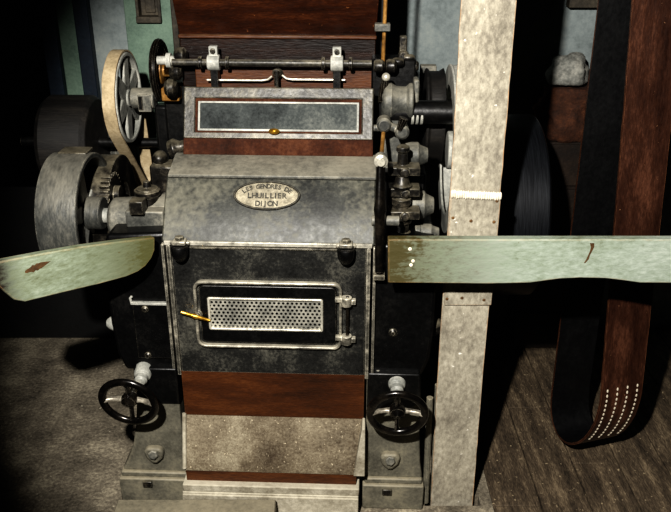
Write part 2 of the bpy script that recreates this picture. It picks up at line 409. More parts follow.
# brass latch on the left of the door
a = lm(181, 312, -.02); b = lm(210, 320.5, -.02)
q = MB(); q.tube([a, a.lerp(b, .35), a.lerp(b, .5), a.lerp(b, .65), b], [.0045, .0055, .0085, .0055, .004], 12)
la = q.build('latch', 'brass', idoor, bevel=0); la['label'] = 'thin brass latch bar'
c = lm(197, 316, -.02); q = MB(); q.lathe((c.x, -.002, c.z), (0, -1, 0), [(0, .016), (.007, .014), (.01, .008), (.02, .006)], 18)
q.build('latch_boss', 'iron_frame', idoor, bevel=0)
# hinge on the right
t = lm(346.5, 300, -.014); u = lm(346.5, 338, -.014)
for c in (t, u):
    q = MB()
    q.box(c.x-.034, c.x+.008, -.024, -.008, c.z-.005, c.z+.009)
    q.cyl((c.x, -.016, c.z-.018), (c.x, -.016, c.z+.011), .0165, seg=16)
    q.box(c.x+.004, c.x+.028, -.02, -.002, c.z-.014, c.z+.002)
    hg = q.build('hinge', 'iron_edge', idoor, bevel=.002)
q = MB(); q.cyl((t.x+.003, -.016, u.z), (t.x+.003, -.016, t.z+.013), .005, seg=12); q.build('hinge_pin', 'wheel', idoor, bevel=.001)

# --- sloping cover with clamps and nameplate
cov = [(-.004, .951), (.0, .962), (.06, 1.045), (.115, 1.103), (.128, 1.116), (.24, 1.13), (.24, .951)]
q = MB(); q.prism(cov, XL-.012, XR+.012, 'YZ')
cover = q.build('hinged_cover', 'iron_cover', mill, bevel=.006, seg=3, smooth=25)
q = MB(); q.box(XL-.004, XR+.004, -.009, .02, .9455, .9585); q.build('cover_lip', 'bright', cover, bevel=.002)
q = MB(); q.box(XL+.07, XR-.07, -.006, .01, .934, .9405); q.build('lower_lip', 'iron_frame', fp, bevel=.002)
for px, py in ((179, 241), (346, 246)):
    c = lm(px, py, -.02)
    q = MB(); q.box(c.x-.03, c.x+.03, -.014, .01, .947, .959); q.box(c.x-.02, c.x+.02, -.03, .004, .952, .966)
    cl = q.build('clamp', 'iron_edge', mill, bevel=.004)
    q = MB(); q.lathe((c.x, -.022, .952), (0, 0, -1), [(0, .024), (.006, .026), (.03, .024), (.042, .018), (.05, .01)], 20); q.build('clamp_barrel', 'iron_black', cl, bevel=.002)
    q = MB(); q.nut((c.x, -.016, .966), (0, .1, 1), .014, .012); q.build('nut', 'iron_frame', cl, bevel=.001)
# nameplate on the slope
nn = Vector((0, -(1.103-1.045), .055)).normalized()
sl = Vector((0, .06-.0, 1.045-.962)).normalized()
o_ = M0i @ CAM; d_ = M0i.to_3x3() @ ray(267, 196)
p_on = Vector((0, .06, 1.045)); sl = (Vector((0, .115, 1.103)) - Vector((0, .0, .962))).normalized()
nn = Vector((1, 0, 0)).cross(sl).normalized()
tt = (p_on-o_).dot(nn)/d_.dot(nn); pc = o_ + d_*tt
Mn = frame_M(pc + nn*.001, (1, 0, 0), sl)
ea, eb = .0985, .0455
def ell(a, b, k=64): return [(a*math.cos(2*PI*i/k), b*math.sin(2*PI*i/k)) for i in range(k)]
q = MB(); q.prism(ell(ea-.002, eb-.002), -.012, .0035, 'XY', Mn)
npl = q.build('nameplate', 'plate', mill, bevel=0)
q = MB(); frame_ring(q, ell(ea, eb), ell(ea-.0062, eb-.0056), -.012, .0085, Mn); q.build('nameplate_rim', 'letter', npl, bevel=.0015)
q = MB(); frame_ring(q, ell(ea-.0066, eb-.006), ell(ea-.0095, eb-.0085), .002, .0055, Mn); q.build('nameplate_bead', 'plate', npl, bevel=.001)
def char_mesh(ch, size, ext):
    cu = bpy.data.curves.new('t', 'FONT'); cu.body = ch; cu.size = size; cu.extrude = ext; cu.align_x = 'CENTER'; cu.offset = size*.03
    ob = bpy.data.objects.new('t', cu); C.objects.link(ob)
    dg = bpy.context.evaluated_depsgraph_get(); me = bpy.data.meshes.new_from_object(ob.evaluated_get(dg))
    bpy.data.objects.remove(ob); bpy.data.curves.remove(cu)
    return me
def lettering(name, items):
    bm = bmesh.new()
    for ch, size, M in items:
        me = char_mesh(ch, size, .0018); me.transform(M); bm.from_mesh(me); bpy.data.meshes.remove(me)
    mb = MB(); mb.bm.free(); mb.bm = bm
    return mb.build(name, 'letter', npl, bevel=0)
items = []
txt = 'LES GENDRES DE'
# spread the characters along the upper arc by arc length
path = [((ea-.030)*math.cos(g), (eb-.0235)*math.sin(g)) for g in [math.radians(170 - 160*i/200) for i in range(201)]]
cum = [0]
for a, b in zip(path[:-1], path[1:]): cum.append(cum[-1]+math.hypot(b[0]-a[0], b[1]-a[1]))
for i, ch in enumerate(txt):
    if ch == ' ': continue
    s = cum[-1]*(i+.5)/len(txt)
    j = max(1, next(k for k, v in enumerate(cum) if v >= s)); p0, p1 = path[j-1], path[j]
    ang = math.atan2(p1[1]-p0[1], p1[0]-p0[0])
    items.append((ch, .0185, Mn @ Matrix.Translation((p0[0], p0[1], .0040)) @ Matrix.Rotation(ang, 4, 'Z')))
for txt, wd, yy, sz in (('LHUILLIER', .118, -.0085, .0225), ('DIJON', .066, -.0325, .0215)):
    wts = [.5 if c == 'I' else 1 for c in txt]; tot = sum(wts); acc = 0
    for ch, wt in zip(txt, wts):
        xx = -wd/2 + wd*(acc+wt/2)/tot; acc += wt
        items.append((ch, sz, Mn @ Matrix.Translation((xx, yy, .0040))))
lettering('lettering', items)

# --- ledge, red strip, feed box with pane
q = MB(); q.prism([(.112, 1.112), (.112, 1.122), (.215, 1.152), (.24, 1.152), (.24, 1.112)], XL-.006, XR+.012, 'YZ')
q.build('ledge', 'iron_grey', mill, bevel=.003)
fx0, fx1 = lm(183, 150, .22).x, lm(373, 150, .22).x
Of = Vector((0, .218, 1.152)); uf = Vector((0, .082, .188)).normalized(); Lf = .207
Mf = frame_M(Of, (1, 0, 0), uf)        # local y up the slope, z outward
q = MB(); q.box(fx0, fx1, 0, .052, -.05, .0, Mf); q.build('wood_strip', 'wood_dull', mill, bevel=.002)
q = MB(); q.prism([(.262, 1.15), (.335, 1.325), (.36, 1.325), (.38, 1.22), (.46, 1.20), (.46, 1.1), (.262, 1.1)], fx0+.004, fx1-.004, 'YZ')
q.build('feed_box', 'iron_mid', mill, bevel=.004)
fy0, fy1 = .05, Lf
gx0, gx1 = fx0+.036, fx1-.036
q = MB()
def rect(x0, x1, y0, y1): return [(x0, y0), (x1, y0), (x1, y1), (x0, y1)]
frame_ring(q, rect(fx0, fx1, fy0, fy1), rect(gx0, gx1, fy0+.018, fy1-.034), -.03, .006, Mf)
ff = q.build('feed_frame', 'iron_frame', mill, bevel=.004)
q = MB(); frame_ring(q, rect(gx0, gx1, fy0+.018, fy1-.034), rect(gx0+.007, gx1-.007, fy0+.023, fy1-.043), -.03, .001, Mf); q.build('frame_lining', 'wood_dull', ff, bevel=.001)
q = MB(); frame_ring(q, rect(gx0+.008, gx1-.008, fy0+.023, fy1-.043), rect(gx0+.015, gx1-.015, fy0+.030, fy1-.049), -.03, .0035, Mf); q.build('pane_bead', 'white', ff, bevel=.002)
q = MB(); q.box(gx0+.012, gx1-.012, fy0+.026, fy1-.046, -.03, -.004, Mf); q.build('pane', 'glass', ff, bevel=0)
c = lm(273, 137, .2)
q = MB(); q.ball((c.x, fy0+.021, .015), .0175, .0095, .012, M=Mf); q.cyl((c.x, fy0+.02, .0), (c.x, fy0+.02, .012), .005, M=Mf); q.build('knob', 'brass', ff, bevel=0)['label'] = 'small brass knob'

# --- feed roll shaft with two bearings and the wire rail
zs = lm(275, 63, .42).z; xa, xb = lm(172, 63, .42).x, lm(382, 63, .42).x
q = MB(); q.cyl((xa, .42, zs), (xb, .42, zs), .011, seg=16); sh = q.build('feed_shaft', 'iron_frame', mill, bevel=.001)
q = MB(); q.box(fx0-.0, fx1, .47, .50, 1.2, 1.372); q.build('rear_rail', 'wood_brown', mill, bevel=.003)
for px in (214, 337):
    c = lm(px, 63, .42); q = MB()
    q.cyl((c.x-.02, .42, zs), (c.x+.02, .42, zs), .025, seg=20); 
    q.box(c.x-.014, c.x+.014, .412, .44, zs+.015, zs+.052)
    bb = q.build('bearing', 'white', mill, bevel=.003)
    q = MB(); q.box(c.x-.012, c.x+.012, .41, .45, 1.2, zs-.02); q.build('bearing_stem', 'iron_black', bb, bevel=.002)
    q = MB(); q.nut((c.x, .411, zs+.038), (0, -1, 0), .009, .008); q.build('bearing_bolt', 'iron_mid', bb, bevel=.001)
    for sx in (-1, 1):
        q = MB(); q.cyl((c.x+sx*.043-.006, .42, zs), (c.x+sx*.043+.006, .42, zs), .02, seg=18); q.build('collar', 'iron_mid', bb, bevel=.002)
m_ = lm(277, 76, .44); e0 = lm(207, 80, .44); e1 = lm(345, 80, .44)
q = MB()
for s, e in ((-1, e0), (1, e1)):
    q.tube([(e.x, .44, e.z), (m_.x+s*.05, .44, e.z), (m_.x+s*.03, .44, e.z+.003), (m_.x+s*.016, .44, e.z+.014)], .0035, 8)
q.build('wire_rail', 'bright', mill, bevel=0)
q = MB(); q.lathe((m_.x, .46, m_.z+.005), (0, -1, 0), [(0, .018), (.012, .016), (.02, .011), (.03, .006)], 16); q.build('rail_knob', 'iron_frame', mill, bevel=0)
q = MB(); q.tube([(m_.x, .425, m_.z-.03), (m_.x, .425, m_.z+.02)], .008); q.build('rail_pin', 'iron_black', mill, bevel=0)

# --- red wooden hopper: upright lower board, ridge moulding, flared upper part
hb = lm(180, 58, .5); hr_ = lm(180, 36, .5); ht = lm(178, 0, .47)
hx0, hx1 = hr_.x-.002, lm(376, 36, .5).x
q = MB(); q.box(hx0, hx1, .50, .62, 1.30, hr_.z-.004); q.build('hopper_apron', 'wood_dark', mill, bevel=.003)
q = MB()
ex = .03; zt = 1.95; slope = .05/.1*.25
q._add([(hx0, .50, hr_.z), (hx1, .50, hr_.z), (hx1, .62, hr_.z), (hx0, .62, hr_.z), (hx0-ex, .38, zt), (hx1+ex, .38, zt), (hx1+ex, .66, zt), (hx0-ex, .66, zt)],
       [(0, 1, 5, 4), (1, 2, 6, 5), (2, 3, 7, 6), (3, 0, 4, 7), (4, 5, 6, 7), (0, 1, 2, 3)])
hp = q.build('hopper', 'wood_red', mill, bevel=.003)
q = MB(); q.box(hx0-.003, hx1+.003, .488, .51, hr_.z-.006, hr_.z+.006); q.build('hopper_ridge', 'wood_brown', hp, bevel=.004)
q = MB(); q.box(hx0-.0, hx1, .5, .62, .6, 1.3); q.build('hopper_base', 'black', mill, bevel=0)

# --- base: brown board, chute, steps, legs
q = MB(); q.box(XL+.01, XR-.012, .0, .03, .345, ZB+.004); q.build('base_board', 'wood_brown', mill, bevel=.002)
ca, cb = -.287, .29
q = MB(); q.prism([(.02, .36), (.004, .352), (-.055, .176), (-.055, .165), (.06, .165), (.06, .36)], ca, cb, 'YZ'); q.build('chute', 'chute', mill, bevel=.002)
q = MB(); q.tube([(ca-.002, .0, .352), (ca-.002, -.057, .176)], .007); q.build('chute_edge', 'step', mill, bevel=0)
q = MB(); q.prism([(cb-.004, .352), (cb+.006, .352), (cb+.008, .165), (cb-.03, .165)], -.062, .0, 'XZ'); q.build('chute_flange', 'step', mill, bevel=.003)
q = MB(); q.box(ca, cb-.02, -.052, .06, .122, .168); q.build('wood_strip', 'wood_brown', mill, bevel=.002)
q = MB(); q.box(ca-.01, cb-.01, -.075, .06, .095, .124); q.build('step', 'step', mill, bevel=.004)
q = MB(); q.box(ca-.012, cb-.012, -.082, .06, .0, .090); q.box(ca-.012, cb-.012, -.078, .06, .085, .0965); q.build('base_block', 'step', mill, bevel=.004)
for s in (-1, 1):
    q = MB()
    if s < 0: pts = [(-.302, .115), (-.302, .515), (-.435, .515), (-.442, .38), (-.452, .30), (-.470, .22), (-.495, .155), (-.512, .128), (-.512, .115)]
    else: pts = [(.298, .115), (.298, .515), (.462, .515), (.468, .36), (.478, .18), (.486, .13), (.486, .115)]
    q.prism(pts, .0, .45, 'XZ')
    lg = q.build('leg', 'leg', mill, bevel=.006, seg=3)
    q = MB()
    if s < 0: q.prism([(-.300, .385), (-.300, .52), (-.438, .52), (-.442, .43), (-.432, .40), (-.40, .385)], -.004, .3, 'XZ')
    else: q.prism([(.300, .385), (.300, .52), (.464, .52), (.469, .43), (.455, .40), (.42, .385)], -.004, .3, 'XZ')
    q.build('skirt', 'iron_black', lg, bevel=.006, seg=3)
    xa, xb = (-.525, -.290) if s < 0 else (.29, .493)
    q = MB(); q.box(xa, xb, -.022, .5, .0, .098); q.box(xa+.006, xb-.006, -.012, .49, .098, .118); q.build('foot', 'leg', lg, bevel=.005)
    c = lm(155, 450, 0) if s < 0 else lm(390, 456, 0)
    q = MB(); q.prism([(c.x-.034, c.z+.006), (c.x-.028, c.z-.02), (c.x-.008, c.z-.042), (c.x+.008, c.z-.042), (c.x+.028, c.z-.02), (c.x+.034, c.z+.006), (c.x+.02, c.z+.02), (c.x-.02, c.z+.02)], -.02, .01, 'XZ')
    q.build('boss', 'leg', lg, bevel=.008, seg=3)
    q = MB(); q.nut((c.x, -.016, c.z-.002), (0, -1, .25), .017, .016); q.build('boss_nut', 'iron_grey', lg, bevel=.002)
    c = lm(148 if s < 0 else 387, 483 if s < 0 else 491, -.02)
    q = MB(); q.box(c.x-.016, c.x+.016, -.03, -.01, c.z-.012, c.z+.012); q.build('key_block', 'iron_mid', lg, bevel=.003)
q = MB(); q.tube([(.505, .02, .0), (.50, .02, .42)], .011); q.tube([(.53, .05, .0), (.525, .05, .45)], .009); q.build('drain_pipe', 'leg', mill, bevel=0)

# --- handwheels (spindle comes out of the cheek, leaning down and outwards)
for s, wpx, bpx in ((-1, (128.5, 402), (142, 373)), (1, (397.5, 413.5), (397, 383))):
    W_ = lm(*wpx, -.115); B_ = lm(*bpx, -.01)
    ax = (W_ - B_); ax.x *= .45; ax.z *= .55; ax.normalize()
    base = W_ - ax*.11
    q = MB(); q.torus(W_, ax, .082, .0125, 56, 14, .8)
    wheel = q.build('handwheel', 'wheel', mill, bevel=0)
    u = Vector((1, 0, 0)); u = (u - ax*u.dot(ax)).normalized(); v = ax.cross(u)
    for k in range(4):
        d = (u, v, -u, -v)[k]
        q = MB(); q.tube([W_ - ax*.012 + d*.014, W_ - ax*.012 + d*.035, W_ - ax*.008 + d*.058, W_ + d*.078], [.011, .008, .0075, .010], 10, flat=.7)
        q.build('spoke', 'wheel' if k % 2 else 'wheel_worn', wheel, bevel=0)
    q = MB(); q.lathe(W_ - ax*.026, ax, [(0, .022), (.018, .026), (.03, .022), (.036, .012), (.042, .005)], 22); q.build('hub', 'wheel', wheel, bevel=0)
    q = MB(); q.cyl(base - ax*.02, W_ - ax*.02, .011); q.build('spindle', 'bright', wheel, bevel=0)
    q = MB(); q.lathe(Vector((B_.x, .03, B_.z)), (-.0, -1, -.25), [(0, .029), (.03, .029), (.042, .026), (.046, .020), (.062, .020), (.07, .014)], 20); q.build('spindle_gland', 'white', mill, bevel=.002)

# --- left hand side: big driving pulley
def pulley(name, c, R, wdt, m, side=1, rim=.02, hub=.04, spokes=5, sm=None, hubout=.03, parent=None, crown=.003, smat=None, spw=.028):
    c = Vector(c); parent = parent or mill
    q = MB(); q.lathe(c - Vector((wdt/2, 0, 0)), (1, 0, 0), [(0, R-crown), (wdt*.25, R), (wdt*.75, R), (wdt, R-crown), (wdt, R-rim), (0, R-rim)], 72, True)
    p = q.build(name, m, parent, bevel=.003)
    for k in range(spokes):
        g = 2*PI*k/spokes + .4; d = Vector((0, math.cos(g), math.sin(g))); n_ = Vector((0, -math.sin(g), math.cos(g)))
        q = MB()
        h = []
        for xx in (-.008, .008):
            for r_, w_ in ((hub*.8, spw), (R-rim*.7, spw*.75)):
                h += [c + d*r_ + n_*w_ + Vector((xx+wdt*.2, 0, 0)), c + d*r_ - n_*w_ + Vector((xx+wdt*.2, 0, 0))]
        q._add(h, [(0, 1, 3, 2), (4, 6, 7, 5), (0, 2, 6, 4), (1, 5, 7, 3), (0, 4, 5, 1), (2, 3, 7, 6)])
        q.build('spoke', smat or m, p, bevel=.006, seg=3)
    q = MB(); q.cyl(c - Vector((wdt*.5, 0, 0)), c + Vector((wdt*.5+hubout, 0, 0)), hub, seg=28); q.build('hub', m, p, bevel=.004)
    return p
bc = lm(97, 213, .2)
bp = pulley('drive_pulley', (bc.x-.061, .2, bc.z), .193, .124, 'pulley', smat='white', hubout=.022, hub=.052)
q = MB(); q.box(bc.x-.10, bc.x-.01, .20, .27, bc.z+.187, bc.z+.196); q.build('lap_strip', 'iron_mid', bp, bevel=.003)
q = MB(); q.cyl((bc.x-.16, .2, bc.z-.008), (bc.x+.12, .2, bc.z-.008), .024); q.build('drive_shaft', 'white', mill, bevel=.001)
# bearing housing between pulley and cover
hz = bc.z-.005
q = MB(); q.lathe((bc.x+.056, .17, hz), (1, 0, 0), [(0, .05), (.012, .066), (.085, .070), (.085, .08), (.26, .08)], 32)
q.box(bc.x+.13, XL-.02, .075, .25, hz, hz+.06)
hs = q.build('bearing_housing', 'iron_grey', mill, bevel=.008, seg=3)
q = MB(); q.box(bc.x+.125, XL-.018, .064, .25, hz-.034, hz+.004); q.build('housing_flange', 'iron_mid', hs, bevel=.006, seg=3)
q = MB(); q.box(bc.x+.125, XL-.018, .068, .25, hz-.12, hz-.037); q.build('housing_base', 'iron_mid', hs, bevel=.006, seg=3)
c = lm(138, 206, .08); q = MB(); q.box(c.x-.02, c.x+.022, .055, .1, c.z-.02, c.z+.022); q.build('square_bolt', 'iron_mid', hs, bevel=.003)
c = lm(146, 188, .14); q = MB(); q.lathe((c.x, .15, hz+.055), (0, 0, 1), [(0, .034), (.03, .034), (.034, .04), (.048, .04), (.05, .033), (.054, .033), (.056, .012), (.075, .009)], 22); q.build('oil_cup', 'iron_mid', hs, bevel=.001)
q = MB(); q.box(-.46, XL-.01, .16, .5, .5, hz); q.build('side_frame', 'iron_black', mill, bevel=.01)
q = MB()
for px, py, r in ((172, 172, .028), (165, 180, .02), (160, 158, .024), (178, 163, .02)):
    c = lm(px, py, .3); q.ball(c, r, r*1.3, r)
q.box(-.40, XL-.005, .26, .34, 1.0, 1.10); q.build('adjuster_casting', 'iron_mid', mill, bevel=.008)
q = MB(); q.lathe(lm(170, 150, .36), (1, 0, .3), [(0, .03), (.02, .034), (.04, .02), (.06, .02), (.07, .03), (.10, .026)], 16); q.build('adjuster_nut', 'iron_mid', mill, bevel=.002)

# dark gear guard and gear behind the big pulley
gc = lm(121, 203, .40)
q = MB(); q.lathe((gc.x-.062, .40, gc.z), (1, 0, 0), [(0, .165), (.07, .165), (.072, .155), (.072, .08), (.05, .075), (.05, .02)], 48); q.build('gear_guard', 'iron_mid', mill, bevel=.002)
q = MB(); nt = 26; pts = []
for i in range(nt*4):
    g = 2*PI*i/(nt*4); r_ = .075 if (i % 4) < 2 else .064
    pts.append((.32 + r_*math.cos(g), gc.z+.06 + r_*math.sin(g)))
q.prism(pts, gc.x-.02, gc.x+.012, 'YZ'); q.lathe((gc.x+.0, .32, gc.z+.06), (1, 0, 0), [(0, .03), (.03, .03), (.034, .02)], 20); q.build('gear', 'iron_mid', mill, bevel=.001)

# light spoked pulley with its cream belt, further back
pc_ = lm(132, 98, .62); pw = .046
lp = pulley('belt_pulley', (pc_.x-pw/2-.006, .62, pc_.z), .158, pw, 'white', hub=.03, spokes=6, hubout=.0, rim=.016, spw=.034)
ps = lm(150, 98, .62)
q = MB(); q.cyl((pc_.x-.09, .62, pc_.z), (fx0+.02, .62, pc_.z), .013); q.build('rear_shaft', 'iron_mid', mill, bevel=0)
q = MB(); q.cyl((pc_.x+.002, .62, pc_.z), (ps.x+.02, .62, pc_.z), .036, seg=22); q.box(pc_.x+.03, ps.x+.012, .58, .60, pc_.z-.04, pc_.z+.02); pb = q.build('pulley_boss', 'iron_grey', mill, bevel=.003)
q = MB(); q.box(pc_.x+.035, pc_.x+.048, .572, .585, pc_.z-.03, pc_.z+.015); q.build('boss_slot', 'iron_black', pb, bevel=0)
bw = lm(160, 70, .62)
q = MB(); q.torus((bw.x, .62, bw.z), (1, 0, 0), .092, .014, 40, 10); q.lathe((bw.x-.012, .62, bw.z), (1, 0, 0), [(0, .08), (.006, .085), (.012, .08), (.016, .02)], 32)
wk = q.build('rear_wheel', 'wheel', mill, bevel=0)
q = MB(); q.lathe((bw.x, .62, bw.z), (1, 0, 0), [(0, .05), (.012, .048), (.014, .024), (.05, .022)], 24); q.build('hub', 'rod', wk, bevel=0)
q = MB(); q.cyl((bw.x, .62, bw.z), (fx0+.03, .62, bw.z), .012); q.build('spindle', 'bright', wk, bevel=0)
q = MB(); q.box(bw.x+.02, fx0+.0, .55, .68, .5, bw.z-.03); q.box(bw.x-.03, bw.x+.04, .6, .66, .4, bw.z-.12); q.build('rear_bracket', 'iron_black', mill, bevel=.01)
c = lm(170, 95, .5); q = MB(); q.box(c.x-.03, c.x+.03, .5, .545, c.z-.022, c.z+.022); q.build('wood_block', 'rod', mill, bevel=.004)
c = lm(176, 62, .45)
q = MB(); q.lathe((c.x-.06, .45, zs), (1, 0, 0), [(0, .014), (.03, .014), (.03, .024), (.045, .024), (.045, .015), (.08, .015)], 16); q.build('shaft_coupling', 'white', mill, bevel=.001)
for py, r in ((56, .028), (72, .026), (88, .03)):
    c = lm(184-(py-56)*.3, py, .46); q = MB(); q.lathe((c.x-.03, .46, c.z), (1, 0, 0), [(0, r*.7), (.012, r), (.03, r), (.04, r*.6)], 18); q.build('rear_collar', 'iron_mid', mill, bevel=.001)
# drum at far left
dc = lm(100, 142, .78)
q = MB(); q.lathe((dc.x-.19, .78, dc.z), (1, 0, 0), [(0, .16), (.02, .175), (.17, .175), (.19, .16)], 56); q.build('rear_drum', 'drum_wood', mill, bevel=.003)
q = MB(); q.cyl((dc.x-.3, .78, dc.z), (-.3, .78, dc.z), .018); q.build('drum_shaft', 'iron_black', mill, bevel=0)
q = MB(); a = lm(99, 112, .72); b = lm(124, 112, .72); q.box(a.x, b.x-.01, .86, .90, 0, a.z-.02); q.box(a.x-.03, a.x, .87, .90, 0, a.z-.11); q.build('bearing_post', 'iron_grey', mill, bevel=.006)

# --- right hand side gearing
def R_(px, py, y): return lm(px, py, y)
q = MB(); q.box(.325, .47, .22, .55, .9, 1.10); q.build('side_frame', 'iron_black', mill, bevel=.01)
# upright screw column with stacked turned collars
c0 = R_(399, 148, .14); c1 = R_(400, 236, .14)
hgt = c0.z-c1.z
prof = [(0, .036), (.02, .036), (.024, .026), (.045, .026), (.05, .034), (.058, .036), (.066, .034), (.07, .024), (.095, .024), (.10, .03), (.115, .03), (.118, .021), (.135, .021), (.14, .03), (.15, .031), (.156, .024), (.175, .018), (.19, .026), (.20, .027), (.205, .016), (.235, .014), (.24, .02), (.25, .019), (.255, .01)]
k_ = (hgt+.02)/.255
q = MB(); q.lathe((c1.x, .14, c1.z-.01), (0, 0, 1), [(a*k_, r_) for a, r_ in prof], 24); q.build('adjusting_screw', 'iron_mid', mill, bevel=.001)
for px, py, y, r_, ln in ((424, 205, .2, .045, .06), (418, 155, .24, .04, .06), (431, 232, .17, .026, .05)):
    c = R_(px, py, y); q = MB(); q.lathe((c.x-ln, y, c.z), (1, 0, 0), [(0, r_*.8), (ln*.3, r_*.85), (ln*.35, r_), (ln, r_), (ln*1.1, r_*.8), (ln*1.5, r_*.55)], 22); q.build('roller_boss', 'iron_grey', mill, bevel=.002)
for py, y in ((171, .12), (192, .12), (215, .1)):
    c = R_(400, py, y); q = MB(); q.box(c.x-.035, c.x+.06, y, y+.06, c.z-.016, c.z+.01); q.nut((c.x+.015, y+.002, c.z-.004), (0, -1, .1), .014, .012); q.build('bearing_cap', 'iron_mid', mill, bevel=.005)
# long lever in front
la_, lb_ = R_(381, 163, .03), R_(379, 272, -.03)
q = MB(); q.tube([la_, la_.lerp(lb_, .35), la_.lerp(lb_, .42), la_.lerp(lb_, .46), lb_], [.014, .017, .021, .018, .013], 14, flat=.8)
lv = q.build('lever', 'wheel', mill, bevel=0)
q = MB(); c = R_(381, 160, .035); q.lathe((c.x, .05, c.z), (0, -1, 0), [(0, .02), (.03, .02), (.034, .012), (.04, .012)], 16); q.build('lever_pivot', 'bright', lv, bevel=.001)
q = MB(); c = R_(389, 222, .02); q.cyl((c.x-.05, .03, c.z), (c.x+.03, .03, c.z), .015); q.build('lever_pin', 'iron_grey', lv, bevel=.002)
q = MB(); c = R_(378, 270, .0); q.box(c.x-.014, c.x+.02, -.03, .03, c.z-.02, c.z-.004); q.build('lever_stop', 'iron_frame', lv, bevel=.002)
# crank arm with round eyes, thin brass rod through it
ca_, cb_ = R_(384, 124, .2), R_(402, 131, .2)
q = MB(); q.tube([ca_, ca_.lerp(cb_, .3), ca_.lerp(cb_, .6), cb_], [.018, .013, .012, .018], 14)
for c in (ca_, cb_): q.lathe((c.x, .225, c.z), (0, -1, 0), [(0, .022), (.04, .022), (.046, .015)], 18)
c = R_(377, 128, .2); q.cyl((c.x-.01, .2, c.z), (c.x+.03, .2, c.z), .010)
cr_ = q.build('crank_arm', 'iron_grey', mill, bevel=.001)
q = MB(); c = R_(404, 118, .18); c2 = R_(399, 130, .18); q.tube([c2, c2.lerp(c, .5), c], [.008, .011, .014]); q.build('crank_handle', 'wheel', cr_, bevel=0)
q = MB(); q.tube([ca_ + Vector((0, .01, -.015)), R_(381, 160, .06)], .0062); q.build('link_rod', 'rod', mill, bevel=0)
q = MB(); c, c2 = R_(385, 78, .3), R_(383, 103, .27); q.tube([c2, c2.lerp(c, .6), c], [.016, .014, .010]); hl = q.build('trip_handle', 'wheel', mill, bevel=0)
q = MB(); c = R_(386, 77, .29); q.ball(c, .013); q.build('handle_ball', 'bright', hl, bevel=0)
# cast bearing with collars and dark shaft to the pulley
c = R_(391, 101, .3)
q = MB(); q.lathe((c.x-.03, .3, c.z), (1, 0, 0), [(0, .04), (.01, .052), (.03, .055), (.045, .046), (.075, .044), (.085, .055), (.095, .055), (.10, .04)], 26); q.box(c.x-.02, c.x+.05, .27, .36, .95, c.z); q.build('shaft_bearing', 'iron_grey', mill, bevel=.003)
q = MB()
for px in (412.5, 417, 421.5):
    d = R_(px, 113, .3); q.cyl((d.x-.0045, .3, d.z), (d.x+.0045, .3, d.z), .036, seg=24)
q.build('spring_collar', 'white', mill, bevel=.002)
c = R_(420, 112, .3); c2 = R_(470, 112, .3)
q = MB(); q.cyl((c.x-.1, .3, c.z), (c2.x, .3, c.z), .036, seg=28); q.build('pulley_shaft', 'iron_black', mill, bevel=.002)
q = MB(); c = R_(417, 92, .3); q.box(c.x-.012, c.x+.006, .28, .34, c.z-.03, c.z+.04); q.build('shaft_key', 'iron_grey', mill, bevel=.006)
# tall dark column behind, vertical rod with clamp
a, b = R_(386, 60, .52), R_(383, 60, .52)
q = MB(); q.box(a.x-.02, b.x, .5, .53, .9, 2.0); q.build('hopper_post', 'black', mill, bevel=.004)
q = MB(); c = R_(404, 40, .46); q.box(c.x-.014, c.x+.010, .46, .5, 1.2, c.z+.01); q.lathe((c.x, .46, c.z-.05), (0, -1, 0), [(0, .02), (.02, .018)], 14); q.build('slide_plate', 'iron_mid', mill, bevel=.004)
t0, t1 = R_(385.5, 0, .36), R_(383, 62, .36)
q = MB(); dv = (t0-t1)/62; q.tube([t1, t0 + dv*70], .0062); rd = q.build('feed_rod', 'rod', mill, bevel=0)
q = MB(); c = R_(382.5, 27, .36); q.box(c.x-.024, c.x+.024, .34, .38, c.z-.011, c.z+.011); q.build('rod_clamp', 'iron_grey', rd, bevel=.003)
for px, py, y, r_ in ((379, 66, .34, .02), (391, 66, .36, .022), (398, 62, .38, .014), (409, 58, .42, .012), (413, 66, .42, .018)):
    c = R_(px, py, y); q = MB(); q.lathe((c.x-.016, y, c.z), (1, 0, 0), [(0, r_*.8), (.008, r_), (.026, r_), (.034, r_*.6)], 16); q.build('feed_collar', 'iron_mid', mill, bevel=.001)
q = MB(); c = R_(394, 66, .4); q.box(c.x-.07, c.x+.07, .4, .5, c.z-.20, c.z+.02); q.build('feed_bracket', 'iron_black', mill, bevel=.008)
# pale pulley behind the grey belt and small dark pulley before it
pq = R_(442, 150, .32)
wp = pulley('side_pulley', (pq.x+.055, .32, pq.z), .262, .08, 'white', hub=.06, spokes=6, hubout=-.0, rim=.022, spw=.05)
q = MB(); q.ring((pq.x+.012, .32, pq.z), (1, 0, 0), .008, .264, .20); q.build('rim_face', 'white', wp, bevel=.003)
a, b = R_(427, 60, .46), R_(446, 60, .46)
q = MB(); q.lathe((a.x, .5, 1.21), (1, 0, 0), [(0, .15), (.006, .155), (.015, .145), (b.x-a.x-.015, .145), (b.x-a.x, .155)], 44); q.build('rear_pulley', 'drum_wood', mill, bevel=.002)
q = MB(); a = R_(423, 133, .5); q.box(a.x-.01, a.x+.045, .62, .66, .0, a.z+.2); q.build('bearing_post', 'iron_grey', mill, bevel=.004)

